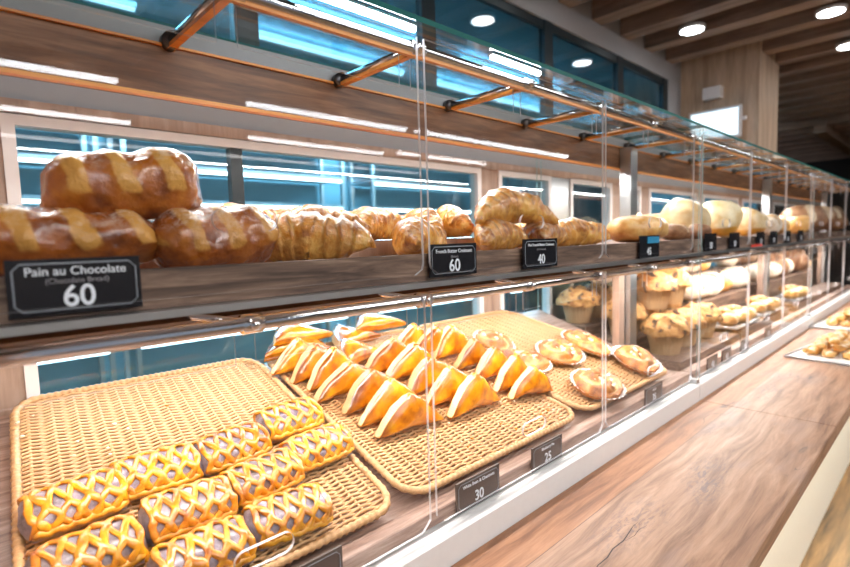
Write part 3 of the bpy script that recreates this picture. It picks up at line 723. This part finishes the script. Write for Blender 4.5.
dn = [danish(k+2) for k in range(3)]
D_ = [(2.215, 1.175, 1.05, 12, 'round danish in a white paper cup, nearest the price tags'), (2.735, 1.22, 1.1, 40, 'round danish beside the end glass'), (2.62, 1.46, 1.05, 80, 'danish behind the door gap in a paper cup'),
      (2.34, 1.455, 1.05, 10, 'danish in the centre of the round danish group'), (2.05, 1.475, .95, -30, 'danish half hidden by the front puff of the right row'), (2.07, 1.68, .9, 60, 'farthest danish behind the right row of puffs')]
for i, (x, y, s_, a, lb) in enumerate(D_):
    o = dn[i] if i < 3 else copy_tree(dn[i-3]); o.location = wp(*on_tray(x, y, .008)); s_ *= .92; o.scale = (s_, s_, s_)
    o.rotation_euler = (Matrix.Rotation(SL, 3, 'X') @ Matrix.Rotation(math.radians(a), 3, 'Z')).to_euler(); tag(o, lb, 'pastry', 'round danishes')

# ------------------------------------------------------------------ croissants and breads on the upper shelf
ZS = -.046
def croissant(seed, L=.30, R=.062, bend=.05, nr=9, arch=0.0):
    b = MB(); rnd = random.Random(seed); offs = [rnd.uniform(-.3, .3) for _ in range(12)]
    def f(u, v):
        t = u; a = 2*PI*v; d = abs(t-.5)*2
        env = max(0.0, 1-d**2.1)**.62*.93+.07*(1-d**8)
        ph = d*nr/2+.25*math.sin(a*1+seed); fr = ph-math.floor(ph)
        saw = (1-fr)*.20-.06 if d > .06 else .12
        r = R*env*(1+saw)
        if u in (0.0, 1.0): r *= .15
        bx = (t-.5)*L; by = -bend*(2*t-1)**2
        z = R*.92*(env*.5+.5)*.95+arch*(1-(2*t-1)**2)
        return (bx+.012*math.sin(a)*(1 if t > .5 else -1), by+r*math.cos(a), max(.0, z+r*math.sin(a)*.95-.006*0), (.55 if fr > .80 and d > .06 else (-.45 if fr < .3 else .2)+.28*math.sin(ph*2*PI*4+seed)) if a < PI else .4)
    b.grid(f, 64, 26, wrapv=True); b.jitter(.012, 13, seed*2.7); b.jitter(.004, 40, seed)
    b.v = [(x, y, max(0, z)) for x, y, z in b.v]
    return b.mesh('croissant', M['croissant'])
def choc_bread(seed, L=.275, R=.070, top=1.0):
    b = MB()
    def f(u, v):
        a = 2*PI*v; d = abs(2*u-1); env = (1-d**5)**.42 if d < 1 else 0
        st = math.sin(2*PI*(u*3.4+.28*math.sin(a))+seed); st += .35*noise.noise(Vector((u*9, math.cos(a)*3, seed)))+.2*noise.noise(Vector((u*30, a*4, seed))); stp = max(0, st-.05)
        r = 1+.05*st*(1 if math.sin(a) > -.3 else 0)
        y = R*1.12*env*math.cos(a)*r; z = R*.98*env*math.sin(a)*r; y = math.copysign(abs(y/R)**.9*R, y)
        return ((u-.5)*L*(1+.0*math.sin(a)), y, z+R*.93, min(1, stp*1.6) if math.sin(a) > -.25 else .1)
    b.grid(f, 60, 40, wrapv=True); b.jitter(.017, 5.5, seed*3.3); b.jitter(.007, 22, seed); b.jitter(.003, 60, seed)
    b.v = [(x, y, max(0, z)) for x, y, z in b.v]; return b.mesh('chocolate_bread', M['chocbread'])
crx = croissant(9, .47, .058, .06, 9, .036)
crm = [croissant(k+1, .30, .064-.003*(k % 2), .05+.012*k) for k in range(4)]
chm = [choc_bread(k+1) for k in range(3)]
def put(name, me, x, y, z, rz, lb, cat, grp, s=(1, 1, 1), rx=0, ry=0):
    o = bpy.data.objects.new(name, me); C.objects.link(o); o.location = wp(x, y, z); o.scale = s if hasattr(s, '__len__') else (s, s, s)
    o.rotation_euler = (math.radians(rx), math.radians(ry), math.radians(rz)); return tag(o, lb, cat, grp)
G1 = 'chocolate filled breads on the upper shelf'
put('chocolate_bread', chm[0], .175, 1.20, ZS, -4, 'glossy brown chocolate bread behind the first price sign, lower left of the pile', 'bread', G1, (1.15, 1.1, .95))
put('chocolate_bread', chm[1], .455, 1.17, ZS, 3, 'glossy brown chocolate bread at the lower right of the pile', 'bread', G1, (1.02, 1, 1.02))
put('chocolate_bread', chm[2], .300, 1.24, ZS+.104, -12, 'large chocolate bread lying on top of two others', 'bread', G1, (1.10, 1.12, 1.08), 0, -5)
put('chocolate_bread', chm[1], .05, 1.48, ZS, 8, 'chocolate bread in the second row at the far left', 'bread', G1)
q = MB(); q.box(-.80, .80, 0, .52, 0, .052); o = q.build('riser_board', M['post_wood'], None, (1.0, 1.33, ZS-.001)); tag(o, 'wooden riser under the back rows of croissants', 'riser')
G2 = 'butter croissants on the upper shelf'
K = [(.735, 1.22, -38, 1.06, 0, 'butter croissant with its curled tip towards the glass, right of the chocolate breads'),
     (1.09, 1.20, 28, 1.0, 1, 'butter croissant just left of the door gap'),
     (.62, 1.42, 30, .95, 2, 'second row croissant behind the lower right chocolate bread'), (.86, 1.40, -20, .95, 3, 'second row croissant behind the gap of the two front croissants'),
     (1.08, 1.40, 20, .95, 2, 'second row croissant behind the front croissant at the door gap'), (1.33, 1.42, 60, .9, 0, 'second row croissant behind the middle price sign'),
     (.75, 1.56, 75, .85, 1, 'croissant end on in the back rows, behind the first pair of back croissants'), (.99, 1.55, -70, .85, 3, 'croissant end on in the back rows, left of the door gap'),
     (1.21, 1.54, 80, .85, 0, 'croissant end on in the back rows, at the door gap'),
     (.62, 1.66, 10, .9, 1, 'back row croissant at the left by the kitchen window'), (.90, 1.66, -20, .95, 0, 'back row croissant second from the left'), (1.20, 1.66, 25, .95, 3, 'back row croissant third from the left'), (1.50, 1.64, -15, .95, 2, 'back row croissant behind the stacked pair')]
for (x, y, a, s_, m_, lb) in K: put('croissant', crm[m_], x, y, ZS+(.053 if y > 1.35 else 0), a, lb, 'croissant', G2, s_)
G3 = 'mini butter croissants on the upper shelf'
K = [(1.50, 1.20, ZS, 8, (1.02, .95, .95), 0, 'mini croissant lying low behind the two price signs'), (1.78, 1.19, ZS, 16, (1.0, .95, .95), 2, 'mini croissant at the base of the stack right of the second sign'),
     (2.10, 1.23, ZS, -14, (1.12, 1.0, 1.08), 1, 'dark mini croissant at the right foot of the stack'), (1.62, 1.23, ZS+.072, -4, (1, 1.05, 1.1), 'arch', 'large croissant lying on top of the stack'),
     (1.50, 1.44, ZS+.053, 48, (1.0, 1.0, 1.1), 3, 'pale mini croissant behind the left of the stack'), (1.88, 1.44, ZS, 20, (1, 1, 1), 1, 'mini croissant in the second row behind the stack')]
for (x, y, z, a, s_, m_, lb) in K: put('croissant', crx if m_ == 'arch' else crm[m_], x, y, z, a, lb, 'croissant', G3, s_)

def blob(name, mat, L, W, H, seed, p=2.4, amp=.012, fr=12, paleband=None, score=0, rings=24):
    b = MB()
    def f(u, v):
        th = PI*u; a = 2*PI*v; c = abs(math.cos(a))**(2/p); s_ = abs(math.sin(a))**(2/p)
        r = math.sin(th)**(2/p); zz = -math.cos(th); zz = math.copysign(abs(zz)**(.85), zz)
        x = L/2*r*math.copysign(c, math.cos(a)); y = W/2*r*math.copysign(s_, math.sin(a)); z = H*(.5+.5*zz)
        pl = 0.0
        if paleband: pl = 1.0 if paleband[0] < (z/H) < paleband[1] else 0.0
        if score:
            g = math.sin(x/L*2*PI*score+y/W*2.5)
            if zz > 0: z += .008*g*r; pl = max(pl, .9 if g < -.55 else 0)
        return (x, y, max(0, z), pl)
    b.grid(f, rings, rings+6, wrapv=True); b.jitter(amp, fr, seed*1.37); b.jitter(.003, 50, seed)
    b.v = [(x, y, max(0, z)) for x, y, z in b.v]; return b.mesh(name, mat)
gold = [blob('bun', M['golden'], .24, .17, .12, k+3, 2.3, .02, 10, score=2) for k in range(3)]
creamb = [blob('cream_bread', M['cream'], .34, .30, .24, k+9, 2.6, .03, 7, (.08, .30)) for k in range(2)]
whiteb = [blob('floured_loaf', M['white_bread'], .30, .22, .17, k+5, 2.3, .02, 8, score=1.5) for k in range(3)]
brownb = [blob('rye_loaf', M['brown_bread'], .34, .26, .24, k+7, 2.3, .03, 8, score=2) for k in range(2)]
G4 = 'golden filled buns past the mini croissants'
for i, (x, y, a, s_, lb) in enumerate([(2.16, 1.55, 10, .95, 'pale golden bun behind the dark mini croissant'), (2.42, 1.62, -8, .95, 'pale golden bun behind the chrome strip of the second door'), (2.36, 1.42, 20, .9, 'golden bun left of the second door gap'),
                                    (2.66, 1.62, 5, .9, 'golden bun behind the herb bun')]):
    put('bun', gold[i % 3], x, y, ZS, a, lb, 'bun', G4, s_)
o = thing('herb_bun', (2.69, 1.19, ZS), 'long golden bun with a green herb on top, behind the blue topped sign', 'bun', None, .04)
q = bpy.data.objects.new('bread', blob('bread', M['golden'], .50, .24, .145, 21, 2.4, .02, 9)); C.objects.link(q); q.parent = o
q = MB(); q.add([(-.08+.03*math.cos(t), -.07+.02*math.sin(t), .128) for t in [2*PI*k/10 for k in range(10)]]+[(-.08, -.07, .140)], [(k, (k+1) % 10, 10) for k in range(10)]); q.build('herb', M['herb'], o)
G5 = 'small buns with icing by the second case post'
for i, (x, y, lb) in enumerate([(3.35, 1.24, 'small iced bun right of the blue topped sign'), (3.62, 1.20, 'small iced bun nearest the double end glass'), (3.55, 1.60, 'round pale bun standing behind the iced buns'), (4.0, 1.66, 'round pale bun behind the iced buns, the right one')]):
    put('bun', (brownb[0] if i < 2 else gold[i % 3]), x, y, ZS, 20*i, lb, 'bun', G5, (.6, .6, .42) if i < 2 else (1.1, 1.1, 1.6))
# iced buns are topped with white icing
def pix(px, py, y):
    d = rt*(px-CX)/F-up*(py-CY)/F+fw; t = y/d.y; return d.x*t, y, d.z*t
G6 = 'tall cream topped breads in the second case'
for i, (px, y, s_, lb) in enumerate([(684, 1.36, 1.0, 'tall cream topped bread left of the double end glass'), (719, 1.28, 1.0, 'tall cream topped bread right of the double end glass'), (748, 1.30, .86, 'cream topped bread, third in the row'), (734, 1.6, .85, 'cream topped bread behind the third one')]):
    x = pix(px, 225, y)[0]; put('cream_bread', creamb[i % 2], x, y, ZS, 30*i, lb, 'bread', G6, (s_, s_, s_*1.12))
G7 = 'large loaves at the far end of the upper shelf'
for i, (px, y, me, s_, lb) in enumerate([(766, 1.3, whiteb[0], 1.15, 'floured loaf past the cream topped breads'), (775, 1.28, gold[0], 1.3, 'yellow loaf past the floured loaf'), (791, 1.34, gold[1], 1.7, 'second yellow loaf, lying right of the first'),
                                      (784, 1.72, whiteb[1], 1.5, 'large white loaf standing behind the yellow loaves'), (801, 1.30, brownb[0], 1.3, 'dark brown loaf at the far end of the upper shelf'), (812, 1.30, brownb[1], 1.4, 'second dark brown loaf at the far end'), (804, 1.72, brownb[1], 1.6, 'tall dark brown loaf behind the others'), (829, 1.5, brownb[0], 1.6, 'reddish brown loaf at the right edge of the case')]):
    x = pix(px, 228, y)[0]; put('loaf', me, x, y, ZS, 25*i, lb, 'bread', G7, s_)

# ------------------------------------------------------------------ second case, lower shelf: muffins, buns, loaves
def muffin(seed):
    root = bpy.data.objects.new('muffin', None); C.objects.link(root); rnd = random.Random(seed)
    c = MB()
    c.grid(lambda u, v: ((.085+.03*u+.005*math.cos(2*PI*v*26)*u)*math.cos(2*PI*v), (.085+.03*u+.005*math.cos(2*PI*v*26)*u)*math.sin(2*PI*v), .14*u), 4, 104, wrapv=True); c.cyl((0, 0, 0), .085, .004)
    c.build('paper_cup', M['brown_paper'], root)
    t = MB(); t.grid(lambda u, v: (.15*math.sin(PI*.56*u)*math.cos(2*PI*v), .15*math.sin(PI*.56*u)*math.sin(2*PI*v), .13+.095*math.cos(PI*.56*u), .0 if noise.noise(Vector((math.cos(2*PI*v)*u*5, math.sin(2*PI*v)*u*5, seed))) < .28 else .9), 22, 36, wrapv=True)
    t.jitter(.018, 22, seed*3); t.jitter(.008, 60, seed); t.build('muffin_top', M['muffin'], root)
    return root
mf = [muffin(k+1) for k in range(3)]; cnt = [0]
G8 = 'muffins in brown paper cups'
MU = [(3.30, 1.28, -.699, 'muffin nearest the double end glass, front of the lower shelf'), (3.62, 1.30, -.699, 'front muffin second from the double end glass'), (3.32, 1.56, -.619, 'muffin in the second row by the end glass'), (3.65, 1.58, -.619, 'muffin in the second row, the right one'),
      (3.25, 1.86, -.549, 'big muffin by the kitchen window seen between the two chrome posts'), (3.56, 1.88, -.549, 'big muffin by the kitchen window, second from the left'), (3.90, 1.88, -.549, 'big muffin by the kitchen window, third from the left'),
      (3.45, 1.42, -.44, 'muffin lying on top of the front muffins, left'), (3.78, 1.44, -.44, 'muffin lying on top of the front muffins, right'), (3.98, 1.30, -.699, 'front muffin third from the double end glass'), (3.98, 1.58, -.619, 'muffin in the second row, farthest right')]
for i, (x, y, z, lb) in enumerate(MU):
    o = mf[i] if i < 3 else copy_tree(mf[i % 3]); o.location = wp(x, y, z-.06+.002); o.scale = (.97, .97, 1.1); o.rotation_euler = (0, 0, i*1.1); tag(o, lb, 'muffin', G8)
for (sx, tiers, lb) in ((3.12, ((.0, 1.15, 1.12, 1.43, -.76), (.0, 1.15, 1.43, 1.73, -.68), (.0, 1.15, 1.73, 2.03, -.61), (1.2, 2.70, 1.12, 1.33, -.74), (1.2, 2.62, 1.42, 1.70, -.56), (1.2, 2.85, 1.70, 2.03, -.40)), 'stepped display stand holding muffins and breads in the second case'),
                        (6.16, ((.0, 2.7, 1.12, 1.33, -.74), (.0, 2.6, 1.42, 1.70, -.56), (.0, 2.8, 1.70, 2.03, -.40)), 'stepped display stand holding breads in the farthest case')):
    st = thing('display_step', (sx, 0, 0), lb, 'stand')
    for (a, c_, y0, y1, z) in tiers:
        q = MB(); q.box(a, c_, y0, y1, -.818, z-.0015); q.build('step', M['shelf_wood'], st)
G9 = 'white and golden loaves on the stepped stand'
n_ = 0
for ri, (y, z, seq, s_) in enumerate(((1.86, -.40, [whiteb[0], whiteb[1], whiteb[2], gold[0], whiteb[0], brownb[0], whiteb[1], brownb[1], brownb[0], whiteb[2], brownb[0]], (1.1, 1.1, 1.15)), (1.55, -.56, [whiteb[1], whiteb[0], gold[1], whiteb[2], whiteb[0], whiteb[1], brownb[0], whiteb[2], brownb[1], brownb[0], gold[0]], (1.2, 1.15, 1.2)))):
    for k, me in enumerate(seq):
        x = 4.52+k*.38 if k < 4 else 6.50+(k-4)*.38; rowl = ('upper', 'middle')[ri]
        put('loaf', me, x, y, z, 4*((k*7) % 5-2), '%s step loaf, %s from the muffins in the second case' % (rowl, ['first', 'second', 'third', 'fourth', 'fifth', 'sixth', 'seventh', 'eighth', 'ninth', 'tenth', 'eleventh'][k]), 'bread', G9, s_)
for k in range(4):   # pale buns heaped on the muffins
    put('bun', whiteb[k % 3], 3.35+.30*k, 1.74+.03*(k % 2), -.33, 20*k, 'pale bun heaped above the muffins, %s from the left' % ['first', 'second', 'third', 'fourth'][k], 'bun', 'pale buns above the muffins', 1.1)
    put('bun', gold[k % 3], 3.30+.30*k, 1.50, -.27, -20*k, 'golden bun on top of the heap, %s from the left' % ['first', 'second', 'third', 'fourth'][k], 'bun', 'golden buns on the heap', 1.1)
# steel trays with small danishes at the front of the second case
def baking_tray(x, y, z, L, W, rz, lb, grp, mat=None):
    o = thing('baking_tray', (x, y, z), lb, 'tray', grp, rz); q = MB(); q.box(-L/2, L/2, -W/2, W/2, 0, .008)
    q.build('plate', mat or M['steel'], o); q = MB()
    q.tube([(-L/2, -W/2, .012), (L/2, -W/2, .012), (L/2, W/2, .012), (-L/2, W/2, .012)], .008, 6, closed=True); q.build('rim', M['steel'], o); return o
for k, (x, lb) in enumerate([(4.55, 'steel tray of small pastries nearest the end glass in the second case'), (5.35, 'steel tray of small pastries, second in the second case'), (6.6, 'steel tray of small pastries, farthest in the second case')]):
    baking_tray(x, 1.25, -.73, .62, .24, 0, lb, 'steel trays in the second case')
    for i in range(5):
        put('small_pastry', crm[i % 4] if i % 2 else gold[i % 3], x-.22+.11*i, 1.21+.07*(i % 2), -.72+(.05 if i % 2 else 0), 40*i, 'small golden pastry %s on the %s steel tray' % (['at the left end', 'second from the left', 'in the middle', 'fourth from the left', 'at the right end'][i], ['nearest', 'second', 'farthest'][k]), 'pastry', 'small pastries on steel trays', .62 if i % 2 else .8)

# ------------------------------------------------------------------ trays of biscuits on the counter
bis = [blob('biscuit', M['golden'], .115, .075, .05, k+31, 2.2, .012, 18, score=1.5, rings=14) for k in range(3)]
baking_tray(4.77, .62, -.929, .76, .40, math.radians(-7), 'white tray heaped with pale biscuits on the wood counter, the nearer one', None, M['paper'])
baking_tray(6.35, .72, -.929, .95, .42, math.radians(-4), 'tray of pale biscuits on the wood counter, the farther one', None, M['paper'])
bi = 0
for (cx, cy, nx, nz, tl) in ((4.83, .62, 6, 4, 'nearer'), (6.40, .72, 7, 3, 'farther')):
    for lv in range(nz):
        for ix in range(nx-lv):
            for iy in range(3-lv if lv else 3):
                rn = random.Random(bi); x = cx+(ix-(nx-lv-1)/2)*.105+rn.uniform(-.015, .015); y = cy+(iy-(2-lv)/2)*.11+rn.uniform(-.01, .01)
                put('biscuit', bis[bi % 3], x, y, -.918+lv*.042, rn.uniform(-60, 60), 'small pale biscuit heaped on the %s counter tray' % tl, 'biscuit', 'biscuits on the %s counter tray' % tl, 1.0, rn.uniform(-10, 10), rn.uniform(-10, 10)); bi += 1

# ------------------------------------------------------------------ price signs
def text(body, size, x, z, y, mat, parent, bold=0.0, sx=1.0, name='lettering', shear=0.0):
    cu = bpy.data.curves.new('t', 'FONT'); cu.body = body; cu.size = size; cu.align_x = 'CENTER'; cu.align_y = 'CENTER'; cu.offset = bold; cu.extrude = .0008; cu.shear = shear
    ob = bpy.data.objects.new('t', cu); C.objects.link(ob); bpy.context.view_layer.update()
    me = bpy.data.meshes.new_from_object(ob); C.objects.unlink(ob); bpy.data.objects.remove(ob); bpy.data.curves.remove(cu)
    for v in me.vertices:
        a, b_, c_ = v.co; v.co = ((x+a*sx)*S, (y-c_)*S, (z+b_)*S)
    me.materials.clear(); me.materials.append(mat); me.name = name
    o = bpy.data.objects.new(name, me); C.objects.link(o); o.parent = parent; return o
def sign(x0, x1, z0, z1, y, lb, title, sub, price, mats, tsize=.0155, psize=.052, frame=True, pmode=None, tilt=0, px=0.0):
    x = (x0+x1)/2; o = thing('price_sign', (x, y, z0), lb, 'price sign', 'black price signs'); W = (x1-x0)/2; H = z1-z0
    q = MB(); q.box(-W, W, 0, .006, 0, H); q.build('card', mats[0], o)
    if frame:
        q = MB(); i = .008; c = .010; e = .0013
        P = [(-W+i+c, i), (W-i-c, i), (W-i, i+c), (W-i, H-i-c), (W-i-c, H-i), (-W+i+c, H-i), (-W+i, H-i-c), (-W+i, i+c)]
        q.tube([(a, -.0008, b_) for a, b_ in P], e, 4, closed=True, up=(0, 1, 0)); q.build('border_line', M['sign_line'], o)
    if title: text(title, tsize, 0, H-.021, -.0012, mats[1], o, .0001, name='title_lettering')
    if sub: text(sub, tsize*.62, 0, H-.037, -.0012, M['ink_dim'], o, name='small_lettering')
    if price: text(price, psize, px, .028, -.0012, mats[1], o, .0006, sx=.95, name='price_lettering')
    return o
BK = (M['sign'], M['ink']); BR = (M['sign_brown'], M['ink'])
sign(.070, .259, -.104, -.012, 1.018, 'black price sign reading Pain au Chocolate 60, at the left end of the upper shelf', 'Pain au Chocolate', '(Chocolate Bread)', '60', BK, .0195, .050)
sign(.985, 1.182, -.104, -.012, 1.018, 'black price sign reading 60, right of the first door gap', 'French Butter Croissant', '(Butter)', '60', BK, .0155, .050)
sign(1.425, 1.632, -.106, -.006, 1.018, 'black price sign reading 40 on the upper shelf', 'Mini French Butter Croissant', '(Mini Croissant)', '40', BK, .0135, .046)
o = sign(2.325, 2.54, -.112, -.008, 1.018, 'black price sign with a blue corner on the upper shelf, left of the end glass', None, None, '45', BK, psize=.05, frame=False, px=-.01)
q = MB(); q.box(-.03, .10, -.003, 0, .068, .098); q.build('blue_label', M['blue'], o)
sign(1.073, 1.279, -.832, -.738, 1.022, 'brown price sign reading 30 on the lower shelf front', 'White Bean & Chestnuts', None, '30', BR, .0150, .046)
sign(1.467, 1.662, -.835, -.748, 1.022, 'brown price sign reading 25 on the lower shelf front', 'Blueberry Pie', None, '25', BR, .0150, .046)
sign(2.405, 2.606, -.832, -.745, 1.022, 'brown price sign on the lower shelf front near the end glass', 'Danish', None, '35', BR, .0150, .044)
sign(.46, .66, -.832, -.742, 1.022, 'brown price sign at the bottom edge of the picture, below the finger hole', None, None, '30', BR)
for k, (px_, nm, lb) in enumerate([(711, 'a', 'first'), (735, 'b', 'second'), (761, 'c', 'third'), (774, 'd', 'fourth'), (788, 'e', 'fifth'), (801, 'f', 'sixth')]):
    x = pix(px_, 240, 1.018)[0]; o = sign(x-.10, x+.10, -.108, -.008, 1.018, 'dark price sign on the upper shelf, %s past the double end glass' % lb, None, None, '50', BK, frame=False)
    if k == 2: q = MB(); q.box(-.25, .02, -.004, 0, -.012, .012); q.build('red_label', M['red'], o)
for k, (px_, lb) in enumerate([(713, 'first'), (727, 'second'), (745, 'third'), (768, 'fourth')]):
    x = pix(px_, 350, 1.022)[0]; sign(x-.09, x+.09, -.832, -.75, 1.022, 'brown price sign on the lower front, %s past the double end glass' % lb, None, None, '40', BR, frame=False)
# pastry crumbs on the trays
rn = random.Random(5); cm = []
for k in range(26):
    x = rn.choice([rn.uniform(.12, .85), rn.uniform(1.1, 1.85)]); y = rn.uniform(1.14, 1.30) if x > .95 else rn.uniform(1.62, 1.9)
    q = MB(); q.grid(lambda u, v: (.007*math.sin(PI*u)*math.cos(2*PI*v), .005*math.sin(PI*u)*math.sin(2*PI*v), .003*(1-math.cos(PI*u))), 5, 6, wrapv=True); q.jitter(.003, 90, k)
    o = q.build('pastry_crumb', M['glaze'] if k % 3 == 0 else M['almond'], None, on_tray(x, y, .010), rn.uniform(0, 3)); tag(o, 'tiny pastry crumb lying on the weave of the wicker tray', 'crumb', 'crumbs on the wicker trays')
